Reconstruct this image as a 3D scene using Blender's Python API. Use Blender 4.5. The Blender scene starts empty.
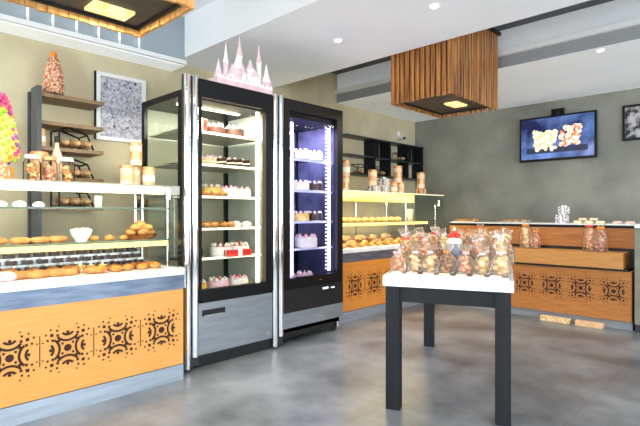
import bpy, bmesh, math, random
from math import sin, cos, pi, radians
from mathutils import Vector, Matrix
random.seed(7)
S = bpy.context.scene
COL = S.collection
H = 1.2          # eye height

# ------------------------------------------------------------------ materials
def lin(c):
    if isinstance(c, str):
        c = c.lstrip('#'); c = [int(c[i:i+2], 16)/255 for i in (0, 2, 4)]
    return tuple((x/12.92 if x <= .04045 else ((x+.055)/1.055)**2.4) for x in c) + (1,)
MC = {}
def mat(name, c1, c2=None, rough=.5, metal=0, scale=8, stretch=(1,1,1), emit=0, bump=0, spec=.5, contrast=(.35,.65), detail=4, coat=0, sss=0):
    if name in MC: return MC[name]
    m = bpy.data.materials.new(name); m.use_nodes = True
    nt = m.node_tree; N = nt.nodes; L = nt.links
    b = N['Principled BSDF']
    b.inputs['Roughness'].default_value = rough
    b.inputs['Metallic'].default_value = metal
    b.inputs['Specular IOR Level'].default_value = spec
    b.inputs['Coat Weight'].default_value = coat
    b.inputs['Base Color'].default_value = lin(c1)
    if c2 is not None or bump:
        tc = N.new('ShaderNodeTexCoord'); mp = N.new('ShaderNodeMapping'); mp.inputs['Scale'].default_value = stretch
        L.new(tc.outputs['Object'], mp.inputs['Vector'])
        nz = N.new('ShaderNodeTexNoise'); nz.inputs['Scale'].default_value = scale; nz.inputs['Detail'].default_value = detail
        L.new(mp.outputs['Vector'], nz.inputs['Vector'])
        if c2 is not None:
            r = N.new('ShaderNodeValToRGB')
            r.color_ramp.elements[0].position = contrast[0]; r.color_ramp.elements[1].position = contrast[1]
            r.color_ramp.elements[0].color = lin(c1); r.color_ramp.elements[1].color = lin(c2)
            L.new(nz.outputs['Fac'], r.inputs['Fac']); L.new(r.outputs['Color'], b.inputs['Base Color'])
            if emit: L.new(r.outputs['Color'], b.inputs['Emission Color'])
        if bump:
            bp = N.new('ShaderNodeBump'); bp.inputs['Strength'].default_value = bump; bp.inputs['Distance'].default_value = .01
            L.new(nz.outputs['Fac'], bp.inputs['Height']); L.new(bp.outputs['Normal'], b.inputs['Normal'])
    if emit:
        if c2 is None: b.inputs['Emission Color'].default_value = lin(c1)
        b.inputs['Emission Strength'].default_value = emit
    MC[name] = m
    return m
def glassmat(name, tint='#ffffff', refl=.12, rough=.02, haze=0.0, hazecol='#ffffff'):
    """thin pane: transparent with a fresnel-weighted reflection and an optional milky film"""
    if name in MC: return MC[name]
    m = bpy.data.materials.new(name); m.use_nodes = True
    nt = m.node_tree; N = nt.nodes; L = nt.links
    N.remove(N['Principled BSDF']); out = N['Material Output']
    t = N.new('ShaderNodeBsdfTransparent'); t.inputs['Color'].default_value = lin(tint)
    g = N.new('ShaderNodeBsdfGlossy'); g.inputs['Roughness'].default_value = rough; g.inputs['Color'].default_value = (1,1,1,1)
    lw = N.new('ShaderNodeLayerWeight'); lw.inputs['Blend'].default_value = refl
    mx = N.new('ShaderNodeMixShader'); L.new(lw.outputs['Fresnel'], mx.inputs[0]); L.new(t.outputs[0], mx.inputs[1]); L.new(g.outputs[0], mx.inputs[2])
    last = mx
    if haze:
        d = N.new('ShaderNodeBsdfDiffuse'); d.inputs['Color'].default_value = lin(hazecol)
        m2 = N.new('ShaderNodeMixShader'); m2.inputs[0].default_value = haze
        L.new(mx.outputs[0], m2.inputs[1]); L.new(d.outputs[0], m2.inputs[2]); last = m2
    L.new(last.outputs[0], out.inputs['Surface'])
    MC[name] = m
    return m

WALL = mat('plaster_olive', '#c2b697', '#d6cbab', rough=.85, scale=2.2, detail=8, bump=.15)
WALLB = mat('plaster_grey', '#7d7e76', '#9a9a90', rough=.85, scale=1.7, detail=9, bump=.15)
CEIL = mat('ceiling_paint_glow', '#e2e7ec', '#e8ecf0', rough=.8, scale=2, emit=.16)  # faint emission added to the paint to brighten the ceiling undersides
CEILD = mat('ceiling_recess_shade', '#5c5f63', '#65686c', rough=.9, scale=2)  # shade of the raised recess put into the colour
GREYP = mat('grey_paint', '#8f9296', rough=.7)
WHITE = mat('white_paint', '#f0f1f2', rough=.6)
STEEL = mat('brushed_steel', '#aab6c6', '#bcc8d8', rough=.35, metal=.7, scale=3, stretch=(1,1,12))
STEELB = mat('blue_grey_steel', '#66738a', '#8390a4', rough=.3, metal=.7, scale=5, stretch=(1,1,6))
STEELH = mat('brushed_steel_panel', '#8e949b', '#9aa0a7', rough=.4, metal=.6, scale=3, stretch=(1,1,8))
CHROME = mat('chrome', '#e6e8ea', rough=.12, metal=1)
MARBLE = mat('white_stone', '#eeeff0', '#dfe3e8', rough=.25, scale=6)
BLACK = mat('black_frame', '#0c0d10', rough=.4, spec=.25)
BLACKP = mat('black_plastic', '#0d0e11', rough=.5)
DARKG = mat('dark_grey_metal', '#2c3036', rough=.4)
CHAR = mat('charcoal_wood', '#111418', '#171b20', spec=.3, rough=.6, scale=12, stretch=(1,1,.1))
DKUP = mat('dark_grey_board', '#42454a', '#505357', rough=.5, scale=10)
WOOD = mat('honey_wood', '#dc9a4c', '#e2a256', rough=.45, scale=5, stretch=(1,1,14), detail=6)
WOODF = mat('amber_wood', '#cf7f30', '#da8c3a', rough=.45, scale=5, stretch=(1,1,12), detail=6)
WOODB = mat('oak_wood', '#a2632c', '#b87a3c', rough=.5, scale=5, stretch=(1,1,14), detail=6)
WOODS = mat('shelf_wood', '#7d6247', '#957a5a', rough=.6, scale=6, stretch=(8,1,1))
CUT = mat('dark_brown_cutout', '#3a1c10', rough=.8)
SLAT = mat('lamp_slat_wood', '#5a2f12', '#c9853f', rough=.4, scale=7, stretch=(5,5,.35), contrast=(.3,.7), coat=.2)
SLATO = mat('lamp_slat_pale', '#c98a45', '#e0aa66', rough=.5, scale=9, stretch=(4,4,.5))
LAMPB = mat('lamp_base_panel', '#3d3b38', '#4a4744', rough=.5, scale=5)
LAMPL = mat('lamp_diffuser', '#f2cc70', '#fff0b8', rough=.5, scale=45, emit=1.0, contrast=(.42,.58))
GLASS = glassmat('clear_glass', '#fcfefd', refl=.08)
GLASSG = glassmat('green_edge_glass', '#f1f8f4', refl=.1)
DOORG = glassmat('fridge_door_glass', '#fbfdfd', refl=.08, rough=.01)
DOORV = glassmat('fridge_door_glass_violet', '#f2f0fb', refl=.1, rough=.01)
JARG = glassmat('jar_glass', '#fbfbf8', refl=.12, rough=.05)
CELLO = glassmat('cellophane', '#ffffff', refl=.14, rough=.2, haze=.1, hazecol='#ffdcb8')
LEDW = mat('warm_led', '#ffefc4', emit=5)
LEDS = mat('shelf_light', '#fff0cc', emit=2.2)
LEDY = mat('amber_shelf_light', '#ffd27a', emit=1.3)
LEDV = mat('violet_led', '#d8d0ff', emit=7)
GOLD = mat('baked_gold', '#a9642a', '#d89c54', rough=.55, scale=22, bump=.4)
BAKE2 = mat('baked_dark', '#7a3f18', '#b06a2c', rough=.5, scale=25, bump=.4)
BREAD = mat('bread_crust', '#a8713f', '#e3c294', rough=.7, scale=30, bump=.5)
CREAM = mat('cream', '#f6ecd8', '#fff8ec', rough=.5, scale=20)
PINK = mat('pink_icing', '#f3b9c1', '#fad6d8', rough=.45, scale=14)
CHOC = mat('chocolate', '#2e1a14', '#46291d', rough=.35, scale=15)
RED = mat('red_glaze', '#c8251c', '#e5503a', rough=.25, scale=20)
ORANGE = mat('orange_glaze', '#e07a1c', '#f5a93c', rough=.3, scale=18)
YEL = mat('custard', '#eec257', '#f8dc8a', rough=.4, scale=18)
LIME = mat('lime_candy', '#86cc22', '#b6e838', rough=.35, scale=20)
MAG = mat('magenta_candy', '#d0286e', '#ea6a9c', rough=.35, scale=20)
PURP = mat('plum_candy', '#7c3a86', '#a763ae', rough=.35, scale=20)
KRAFT = mat('kraft_paper', '#d9a878', '#eccaa2', rough=.7, scale=14)
PEACH = mat('peach_paper', '#eec09c', '#f8dfc6', rough=.6, scale=14)
PALE = mat('pale_biscuit', '#cfa870', '#f3dcb0', rough=.7, scale=40, contrast=(.4,.6))
MIX = mat('mixed_biscuit', '#a8622e', '#f2d09a', rough=.7, scale=55, contrast=(.42,.58), bump=.3)
MIXP = mat('pink_biscuit', '#b8593c', '#f0c8a8', rough=.7, scale=55, contrast=(.42,.58), bump=.3)
MIXY = mat('lemon_biscuit', '#b89a40', '#eedc94', rough=.7, scale=55, contrast=(.42,.58), bump=.3)
MIXD = mat('cocoa_biscuit', '#5a3020', '#c59468', rough=.7, scale=55, contrast=(.42,.58), bump=.3)
GREEN = mat('leaf_green', '#2f5a34', '#4c7a46', rough=.5, scale=10)
BLUEG = mat('blue_grey_card', '#8088a0', '#9aa0b4', rough=.4, scale=10)
TRAYM = mat('silver_tray', '#c3c7cb', rough=.3, metal=.8)
CHINA = mat('white_china', '#f8f8f6', rough=.2)
TIN = mat('copper_tin', '#d59a64', '#e9bc8a', rough=.3, metal=.4, scale=10)

def floor_mat():
    m = bpy.data.materials.new('polished_concrete_tile'); m.use_nodes = True
    nt = m.node_tree; N = nt.nodes; L = nt.links; b = N['Principled BSDF']
    tc = N.new('ShaderNodeTexCoord')
    nz = N.new('ShaderNodeTexNoise'); nz.inputs['Scale'].default_value = 1.6; nz.inputs['Detail'].default_value = 9; nz.inputs['Roughness'].default_value = .62
    L.new(tc.outputs['Object'], nz.inputs['Vector'])
    r = N.new('ShaderNodeValToRGB'); r.color_ramp.elements[0].position = .36; r.color_ramp.elements[1].position = .66
    r.color_ramp.elements[0].color = lin('#565a5e'); r.color_ramp.elements[1].color = lin('#8b9094')
    L.new(nz.outputs['Fac'], r.inputs['Fac'])
    br = N.new('ShaderNodeTexBrick'); br.inputs['Scale'].default_value = 1; br.offset = 0
    br.inputs['Brick Width'].default_value = .9; br.inputs['Row Height'].default_value = .9; br.inputs['Mortar Size'].default_value = .003
    br.inputs['Color1'].default_value = (1,1,1,1); br.inputs['Color2'].default_value = (.9,.9,.9,1); br.inputs['Mortar'].default_value = (.72,.72,.72,1)
    L.new(tc.outputs['Object'], br.inputs['Vector'])
    mx = N.new('ShaderNodeMix'); mx.data_type = 'RGBA'; mx.blend_type = 'MULTIPLY'; mx.inputs[0].default_value = 1
    L.new(r.outputs['Color'], mx.inputs[6]); L.new(br.outputs['Color'], mx.inputs[7]); L.new(mx.outputs[2], b.inputs['Base Color'])
    rr = N.new('ShaderNodeMapRange'); rr.inputs[3].default_value = .22; rr.inputs[4].default_value = .42
    L.new(nz.outputs['Fac'], rr.inputs[0]); L.new(rr.outputs[0], b.inputs['Roughness'])
    return m
FLOOR = floor_mat()

# ------------------------------------------------------------------ mesh helpers
class MB:
    def __init__(s): s.bm = bmesh.new()
    def box(s, a, b, rz=0, bev=0):
        """axis box from corner a to corner b"""
        c = [(a[i]+b[i])/2 for i in range(3)]; d = [abs(b[i]-a[i]) for i in range(3)]
        M = Matrix.Translation(c) @ Matrix.Rotation(rz, 4, 'Z') @ Matrix.Diagonal((d[0], d[1], d[2], 1))
        r = bmesh.ops.create_cube(s.bm, size=1, matrix=M)
        if bev:
            es = {e for v in r['verts'] for e in v.link_edges}
            bmesh.ops.bevel(s.bm, geom=list(es), offset=bev, segments=2, affect='EDGES', profile=.7)
        return s
    def tube(s, p, q, r0, r1=None, seg=12):
        p = Vector(p); q = Vector(q); d = q-p; r1 = r0 if r1 is None else r1
        M = Matrix.Translation((p+q)/2) @ d.to_track_quat('Z', 'Y').to_matrix().to_4x4()
        bmesh.ops.create_cone(s.bm, cap_ends=True, segments=seg, radius1=r0, radius2=r1, depth=d.length, matrix=M)
        return s
    def ball(s, c, r, u=10, v=7, lump=0):
        if not hasattr(r, '__len__'): r = (r, r, r)
        M = Matrix.Translation(c) @ Matrix.Diagonal((*r, 1))
        res = bmesh.ops.create_uvsphere(s.bm, u_segments=u, v_segments=v, radius=1, matrix=M)
        if lump:
            for vv in res['verts']:
                vv.co += Vector((random.uniform(-1,1), random.uniform(-1,1), random.uniform(-1,1)))*lump
        return s
    def lathe(s, prof, c=(0,0,0), seg=20, wob=0, k=6, ph=0):
        rings = []
        for (r, z) in prof:
            ring = []
            for i in range(seg):
                a = 2*pi*i/seg; rr = r*(1+wob*sin(k*a+ph+z*30))
                ring.append(s.bm.verts.new((c[0]+rr*cos(a), c[1]+rr*sin(a), c[2]+z)))
            rings.append(ring)
        for A, B in zip(rings, rings[1:]):
            for i in range(seg):
                s.bm.faces.new((A[i], A[(i+1) % seg], B[(i+1) % seg], B[i]))
        if prof[0][0] > 1e-4: s.bm.faces.new(rings[0][::-1])
        if prof[-1][0] > 1e-4: s.bm.faces.new(rings[-1])
        return s
    def prism(s, pts, z0, z1):
        a = [s.bm.verts.new((x, y, z0)) for x, y in pts]; b = [s.bm.verts.new((x, y, z1)) for x, y in pts]
        n = len(pts); s.bm.faces.new(a[::-1]); s.bm.faces.new(b)
        for i in range(n): s.bm.faces.new((a[i], a[(i+1) % n], b[(i+1) % n], b[i]))
        return s
    def path(s, pts, r, seg=8):
        """tapered tube through points; r may be a list"""
        pts = [Vector(p) for p in pts]; rs = r if hasattr(r, '__len__') else [r]*len(pts)
        rings = []
        for i, p in enumerate(pts):
            d = (pts[min(i+1, len(pts)-1)]-pts[max(i-1, 0)]).normalized()
            q = d.to_track_quat('Z', 'Y')
            rings.append([s.bm.verts.new(p + q @ Vector((rs[i]*cos(2*pi*k/seg), rs[i]*sin(2*pi*k/seg), 0))) for k in range(seg)])
        for A, B in zip(rings, rings[1:]):
            for i in range(seg): s.bm.faces.new((A[i], A[(i+1) % seg], B[(i+1) % seg], B[i]))
        s.bm.faces.new(rings[0][::-1]); s.bm.faces.new(rings[-1])
        return s
    def xf(s, M):
        bmesh.ops.transform(s.bm, matrix=M, verts=s.bm.verts[:]); return s
    def build(s, name, m, parent=None, smooth=False, loc=None):
        bmesh.ops.recalc_face_normals(s.bm, faces=s.bm.faces[:])
        me = bpy.data.meshes.new(name); s.bm.to_mesh(me); s.bm.free()
        for mm in (m if isinstance(m, (list, tuple)) else [m]): me.materials.append(mm)
        if smooth:
            for p in me.polygons: p.use_smooth = True
        o = bpy.data.objects.new(name, me); COL.objects.link(o)
        if parent: o.parent = parent
        if loc: o.location = loc
        return o
def pane(pts):
    mb = MB(); mb.bm.faces.new([mb.bm.verts.new(p) for p in pts]); return mb
def box(a, b, bev=0): return MB().box(a, b, bev=bev)

def thing(name, label, cat, loc=(0,0,0), rz=0, group=None):
    o = bpy.data.objects.new(name, None); COL.objects.link(o); o.empty_display_size = .05
    o.location = loc; o.rotation_euler = (0, 0, rz); tag(o, label, cat, group); return o
def tag(o, label=None, cat=None, group=None, kind=None):
    if label: o['label'] = label
    if cat: o['category'] = cat
    if group: o['group'] = group
    if kind: o['kind'] = kind
    return o
def struct(name, mb, m): return tag(mb.build(name, m), kind='structure')
def dup(o, parent=None):
    c = o.copy(); COL.objects.link(c)
    if parent: c.parent = parent
    for ch in list(o.children): dup(ch, c)
    return c
ORD = ['second', 'third', 'fourth', 'fifth', 'sixth', 'seventh', 'eighth', 'ninth', 'tenth', 'eleventh', 'twelfth', 'thirteenth', 'fourteenth']
def ordw(i, n):
    if n == 1: return ''
    if i == 0: return ', leftmost'
    if i == n-1: return ', rightmost'
    return ', ' + ORD[i-1] + ' from left'
PROTO = {}
def put(kind, loc, label, cat, group=None, rz=0, sc=1):
    """first use moves the built prototype itself, later ones are copies"""
    if kind not in PROTO:
        o = MAKE[kind](); PROTO[kind] = o
    else:
        o = dup(PROTO[kind])
    o.location = loc; o.rotation_euler = (0, 0, rz); o.scale = (sc, sc, sc) if not hasattr(sc, '__len__') else sc
    for k in ('label', 'category', 'group'):
        if k in o: del o[k]
    tag(o, label, cat, group); return o
def row(kind, n, a, b, desc, place, cat, rz=0, sc=1, jr=.3, js=.08, jp=.006, skip=()):
    for i in range(n):
        t = i/(n-1) if n > 1 else .5
        p = [a[k]+(b[k]-a[k])*t for k in range(3)]
        p[0] += random.uniform(-jp, jp); p[1] += random.uniform(-jp, jp)
        if i in skip: continue
        put(kind, p, f'{desc} {place}{ordw(i, n)}', cat, f'{desc}s {place}', rz+random.uniform(-jr, jr), sc*(1+random.uniform(-js, js)))

# ------------------------------------------------------------------ food prototypes (origin on the base)
MAKE = {}
def proto(name):
    def d(f): MAKE[name] = f; return f
    return d
def E(name): return bpy.data.objects.new(name, None) if False else thing(name, None, None)
def croissant(m):
    def f():
        mb = MB(); pts = []; rs = []
        for i in range(13):
            t = i/12; a = radians(200)*(t-.5)
            pts.append((.04*cos(a)-.02, .05*sin(a), .02)); rs.append(.006+.018*sin(pi*t)**.8*(1 if i % 2 else .86))
        mb.path(pts, rs, 10)
        return mb.build('croissant', m, smooth=True)
    return f
MAKE['croissant'] = croissant(GOLD); MAKE['dark_croissant'] = croissant(BAKE2)
def bun(m, name='bread_roll'):
    return lambda: MB().lathe([(0,0),(.03,0),(.042,.01),(.043,.022),(.034,.036),(.018,.044),(.002,.046)], seg=16, wob=.03, k=3).build(name, m, smooth=True)
MAKE['bun'] = bun(GOLD); MAKE['dark_bun'] = bun(BAKE2); MAKE['pink_bun'] = bun(PINK, 'iced_bun'); MAKE['cream_bun'] = bun(CREAM, 'cream_puff')
def mk_loaf():
    mb = MB(); pts = []; rs = []
    for i in range(15):
        t = i/14; pts.append((0, (t-.5)*.22, .036)); rs.append(.008+.034*sin(pi*t)**.45*(1 if i % 3 else .93))
    mb.path(pts, rs, 12); mb.xf(Matrix.Diagonal((1, 1, .85, 1)))
    return mb.build('bread_loaf', BREAD, smooth=True)
MAKE['loaf'] = mk_loaf
def mk_cake(side, top, deco):
    def f():
        r = E('round_cake')
        MB().lathe([(.088,0),(.088,.004)], seg=24).build('cake_board', TRAYM, r)
        MB().lathe([(.072,.004),(.075,.012),(.075,.06),(.07,.066)], seg=28).build('cake_body', side, r, smooth=False)
        mb = MB()
        mb.lathe([(.068,.0665),(.062,.071),(.002,.072)], seg=24)
        mb.build('icing', top, r, smooth=True)
        mb = MB()
        for i in range(8):
            a = i*pi/4; mb.lathe([(.013,0),(.014,.008),(.009,.016),(.001,.024)], (.055*cos(a), .055*sin(a), .068), 8)
        mb.build('cream_rosettes', deco, r, smooth=True)
        mb = MB(); mb.ball((0,0,.08), .013); mb.build('cherry', RED, r, smooth=True)
        return r
    return f
MAKE['cream_cake'] = mk_cake(CREAM, CREAM, PINK); MAKE['choc_cake'] = mk_cake(CHOC, CHOC, CREAM)
MAKE['pink_cake'] = mk_cake(PINK, PINK, CREAM); MAKE['fruit_cake'] = mk_cake(CREAM, RED, CREAM); MAKE['orange_cake'] = mk_cake(YEL, ORANGE, CREAM)
def mk_slice(a, b, top):
    def f():
        r = E('cake_slice'); tri = [(-.02,-.05),(.03,-.012),(.03,.03),(-.035,.05)]
        tri = [(0,-.055),(.032,.045),(-.032,.045)]
        MB().prism(tri, 0, .016).build('sponge', a, r); MB().prism(tri, .016, .026).build('filling', b, r)
        MB().prism(tri, .026, .042).build('sponge', a, r); MB().prism(tri, .042, .05).build('icing', top, r)
        MB().lathe([(.011,0),(.011,.008),(.001,.02)], (0,.028,.05), 8).build('cream_rosette', CREAM, r, smooth=True)
        return r
    return f
MAKE['pink_slice'] = mk_slice(PALE, CREAM, PINK); MAKE['choc_slice'] = mk_slice(CHOC, CREAM, CHOC); MAKE['yellow_slice'] = mk_slice(PALE, CREAM, YEL)
MAKE['red_slice'] = mk_slice(PALE, CREAM, RED)
def mk_tart(fill):
    def f():
        r = E('fruit_tart')
        MB().lathe([(.028,0),(.042,.022),(.038,.024),(.03,.014)], seg=18, wob=.04, k=9).build('pastry_case', GOLD, r, smooth=True)
        mb = MB()
        for i in range(5): mb.ball((.02*cos(i*1.257), .02*sin(i*1.257), .024), (.013,.013,.011), 8, 6)
        mb.ball((0,0,.028), .012, 8, 6); mb.build('fruit_topping', fill, r, smooth=True)
        return r
    return f
MAKE['red_tart'] = mk_tart(RED); MAKE['yellow_tart'] = mk_tart(YEL); MAKE['plum_tart'] = mk_tart(PURP); MAKE['orange_tart'] = mk_tart(ORANGE)
def mk_chocsq():
    r = E('chocolate_square')
    box((-.022,-.024,0), (.022,.024,.022), .004).build('chocolate_body', CHOC, r)
    MB().lathe([(.01,0),(.008,.006),(.001,.01)], (0,0,.022), 8).build('cream_dot', CREAM, r, smooth=True)
    return r
MAKE['choc_square'] = mk_chocsq
def mk_tray():
    mb = MB(); mb.box((-.15,-.11,0), (.15,.11,.004))
    for s in (-1, 1):
        mb.box((s*.15-.004,-.11,0), (s*.15+.004,.11,.014)); mb.box((-.15,s*.11-.004,0), (.15,s*.11+.004,.014))
    return mb.build('serving_tray', TRAYM)
MAKE['tray'] = mk_tray
def mk_basket():
    mb = MB(); mb.lathe([(.07,0),(.1,.05),(.104,.05),(.075,-.002+.002)], seg=20, wob=.02, k=10)
    return mb.build('basket', BAKE2)
MAKE['basket'] = mk_basket
def mk_bag(cont, ribbon, tall=1.0):
    def f():
        r = E('wrapped_sweet_bag'); h = .1*tall
        mb = MB()
        for k in range(14):
            a = random.uniform(0, 2*pi); rr = random.uniform(0, .025)
            mb.ball((rr*cos(a), rr*sin(a), .014+(h-.02)*k/14), (.02,.018,.012), 7, 5)
        mb.build('biscuits', cont, r, smooth=True)
        MB().lathe([(.036,.001),(.046,.012),(.047,h*.6),(.036,h*.9),(.012,h+.008),(.011,h+.014),(.028,h+.035),(.036,h+.055)], seg=18, wob=.07, k=5).build('cellophane_wrap', CELLO, r, smooth=True)
        mb = MB(); mb.lathe([(.0125,h+.006),(.0155,h+.011),(.0125,h+.016)], seg=10)
        for s in (-1, 1): mb.ball((s*.016, -.012, h+.012), (.014,.006,.009), 8, 5)
        mb.build('ribbon', ribbon, r, smooth=True)
        return r
    return f
MAKE['bag_beige'] = mk_bag(MIX, RED); MAKE['bag_pink'] = mk_bag(MIXP, PINK); MAKE['bag_lemon'] = mk_bag(MIXY, YEL)
MAKE['bag_cocoa'] = mk_bag(MIXD, ORANGE); MAKE['bag_cream'] = mk_bag(PALE, CHINA); MAKE['tall_bag'] = mk_bag(MIXP, RED, 1.7); MAKE['tall_bag_gold'] = mk_bag(PALE, ORANGE, 1.7)
MAKE['tall_bag_red'] = mk_bag(mat('red_sweets', '#a8342a', '#e9c9b8', rough=.5, scale=60, contrast=(.42,.58)), ORANGE, 1.7)
def mk_jar(cont, lid):
    def f():
        r = E('biscuit_jar')
        mb = MB()
        for k in range(16):
            a = random.uniform(0, 2*pi); rr = random.uniform(0, .022)
            mb.ball((rr*cos(a), rr*sin(a), .014+.1*k/16), (.02,.02,.012), 7, 5)
        mb.build('biscuits', cont, r, smooth=True)
        MB().lathe([(.044,0),(.047,.006),(.047,.12),(.036,.135),(.036,.145)], seg=22).build('glass_body', JARG, r, smooth=True)
        MB().lathe([(.04,.142),(.041,.146),(.041,.162),(.036,.166)], seg=22).build('lid', lid, r)
        return r
    return f
MAKE['jar_mix'] = mk_jar(MIX, CHINA); MAKE['jar_pink'] = mk_jar(MIXP, TIN)
def mk_tin(body, band, tall=1.0):
    def f():
        r = E('biscuit_tin'); h = .13*tall
        MB().lathe([(.042,0),(.045,.004),(.045,h),(.042,h+.003)], seg=24).build('tin_body', body, r)
        MB().lathe([(.0455,h*.3),(.0462,h*.32),(.0462,h*.68),(.0455,h*.7)], seg=24).build('paper_band', band, r)
        MB().lathe([(.047,h),(.048,h+.004),(.048,h+.02),(.04,h+.026)], seg=24).build('lid', TIN, r)
        return r
    return f
MAKE['tin_peach'] = mk_tin(PEACH, KRAFT); MAKE['tin_kraft'] = mk_tin(KRAFT, CREAM); MAKE['tin_tall'] = mk_tin(PEACH, TIN, 1.2)
def mk_giftbox(body, band):
    def f():
        r = E('gift_box')
        box((-.06,-.045,0), (.06,.045,.09), .004).build('box_body', body, r)
        mb = MB(); mb.box((-.008,-.046,0), (.008,.046,.0915)); mb.box((-.061,-.008,0), (.061,.008,.0915))
        for s in (-1, 1): mb.ball((s*.018, 0, .1), (.018,.008,.012), 8, 5)
        mb.build('ribbon', band, r)
        return r
    return f
SPOT = mat('spotted_paper', '#7c7480', '#f4eef0', rough=.6, scale=60, contrast=(.44,.56))
MAKE['box_spot'] = mk_giftbox(SPOT, CHINA); MAKE['box_red'] = mk_giftbox(RED, CREAM); MAKE['box_kraft'] = mk_giftbox(KRAFT, RED)
def mk_cup():
    r = E('paper_cup_stack')
    mb = MB()
    for k in range(3): mb.lathe([(.03,0+.02*k),(.038,.08+.02*k),(.041,.082+.02*k)], seg=20)
    mb.build('cups', mat('pale_green_paper', '#cfd6be', rough=.6), r, smooth=True)
    return r
MAKE['cup'] = mk_cup
def mk_packet(c, c2):
    def f():
        mb = MB(); mb.box((-.045,-.03,0), (.045,.03,.035), bev=.012)
        for s in (-1, 1): mb.box((s*.05-.008,-.026,.015), (s*.05+.008,.026,.019))
        return mb.build('biscuit_packet', mat('packet_'+c, c, c2, rough=.35, scale=50, contrast=(.42,.58)))
    return f
MAKE['packet_w'] = mk_packet('#f6f0e6', '#d8a888'); MAKE['packet_o'] = mk_packet('#e59a68', '#f8e4cc'); MAKE['packet_y'] = mk_packet('#ead27a', '#fbf4d6')
MAKE['packet_p'] = mk_packet('#eba79a', '#fbe6e0')

# ================================================================== ROOM
XW, YW, CZ = -4.52, 7.0, 2.74
XR, YF = 3.5, -3.2
struct('floor', box((XW-.1, YF-.1, -.1), (XR+.1, YW+.1, 0)), FLOOR)
struct('wall_left', box((XW-.12, YF, 0), (XW, YW, 3.4)), WALL)
struct('wall_back', box((XW, YW, 0), (XR, YW+.12, 3.4)), WALLB)
C1 = (-4.28, -1.2, 2.5)     # lamp coffer over the left counter: x0, x1, y1
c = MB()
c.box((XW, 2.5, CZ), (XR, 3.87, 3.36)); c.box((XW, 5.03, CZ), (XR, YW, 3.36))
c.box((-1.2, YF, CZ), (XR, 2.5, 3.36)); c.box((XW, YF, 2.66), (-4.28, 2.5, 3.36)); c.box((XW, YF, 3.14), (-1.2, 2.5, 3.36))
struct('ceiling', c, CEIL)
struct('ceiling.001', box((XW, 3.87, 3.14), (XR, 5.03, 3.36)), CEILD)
c = MB(); c.box((XW, 4.97, 2.86), (XR, 5.03, 2.91)); struct('trim_1', c, WHITE)
c = MB(); c.box((XW, 5.015, 2.742), (XR, 5.03, 2.86)); struct('trim_2', c, GREYP)
c = MB(); c.box((-4.28, YF, 2.66), (-4.24, 2.5, 2.70)); struct('trim_3', c, WHITE)
struct('trim_4', box((XW, YF, 2.65), (-4.275, 2.498, 2.6595)), mat('ledge_glow', '#f4f8fc', rough=.6, emit=.35))  # thin sheet whose own glow stands in for light on the soffit underside
struct('trim_5', box((-4.2795, YF, 2.702), (-4.274, 2.498, 3.139)), mat('cove_face', '#98a4ae', '#a4afb8', rough=.7, scale=3))
# open shop front: glazed on two sides
for nm, mb in (('wall_front', ('y', YF)), ('wall_right', ('x', XR))):
    c = MB(); g = MB(); n = 4
    lo, hi = (XW, XR) if mb[0] == 'y' else (YF, YW)
    def B(u0, u1, z0, z1, t0, t1, tgt):
        if mb[0] == 'y': tgt.box((u0, mb[1]+t0, z0), (u1, mb[1]+t1, z1))
        else: tgt.box((mb[1]+t0, u0, z0), (mb[1]+t1, u1, z1))
    B(lo, hi, 0, .12, -.1, 0, c); B(lo, hi, 2.6, 3.36, -.1, 0, c)
    for i in range(n+1):
        u = lo+(hi-lo)*i/n; B(u-.05, u+.05, .12, 2.6, -.1, 0, c)
    B(lo, hi, .12, 2.6, -.06, -.05, g)
    struct(nm, c, DARKG); struct('window_1' if mb[0] == 'y' else 'window_2', g, GLASS)

# ---- recessed spotlights
def mk_spot():
    r = E('ceiling_spotlight')
    MB().lathe([(.045,0),(.045,-.006),(.034,-.008),(.03,0)], seg=20).build('trim_ring', WHITE, r)
    MB().lathe([(.03,-.004),(.002,-.004)], seg=16).build('bulb', mat('spot_bulb', '#fffaf0', emit=12), r)
    return r
MAKE['spot'] = mk_spot
for (x, y, lb) in ((-1.88, 3.17, 'white round ceiling spotlight, nearest one above the table'), (-2.87, 3.2, 'white round ceiling spotlight in front of the fridges'),
                   (-3.39, 4.25, 'white round ceiling spotlight in the grey recess left of the wooden lamp'), (-1.26, 5.12, 'white round ceiling spotlight in front of the television wall'),
                   (-1.66, 4.13, 'white round ceiling spotlight in the grey recess right of the wooden lamp')):
    z = 3.14 if 3.87 < y < 5.03 else CZ
    put('spot', (x, y, z), lb, 'ceiling light', 'recessed ceiling spotlights')
for k in range(6):
    o = thing('cove_light', 'small white cove light on the left wall ledge'+ordw(k, 6), 'cove light', (-4.25, 1.12+.18*k, 2.70), 0, 'small cove lights along the ledge')
    box((-.008,-.008,0), (.008,.008,.03)).build('lamp_holder', WHITE, o); MB().tube((0,0,.03), (0,0,.10), .007, seg=8).build('tube', mat('cove_bulb', '#f4f8ff', emit=2), o, smooth=True)

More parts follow.
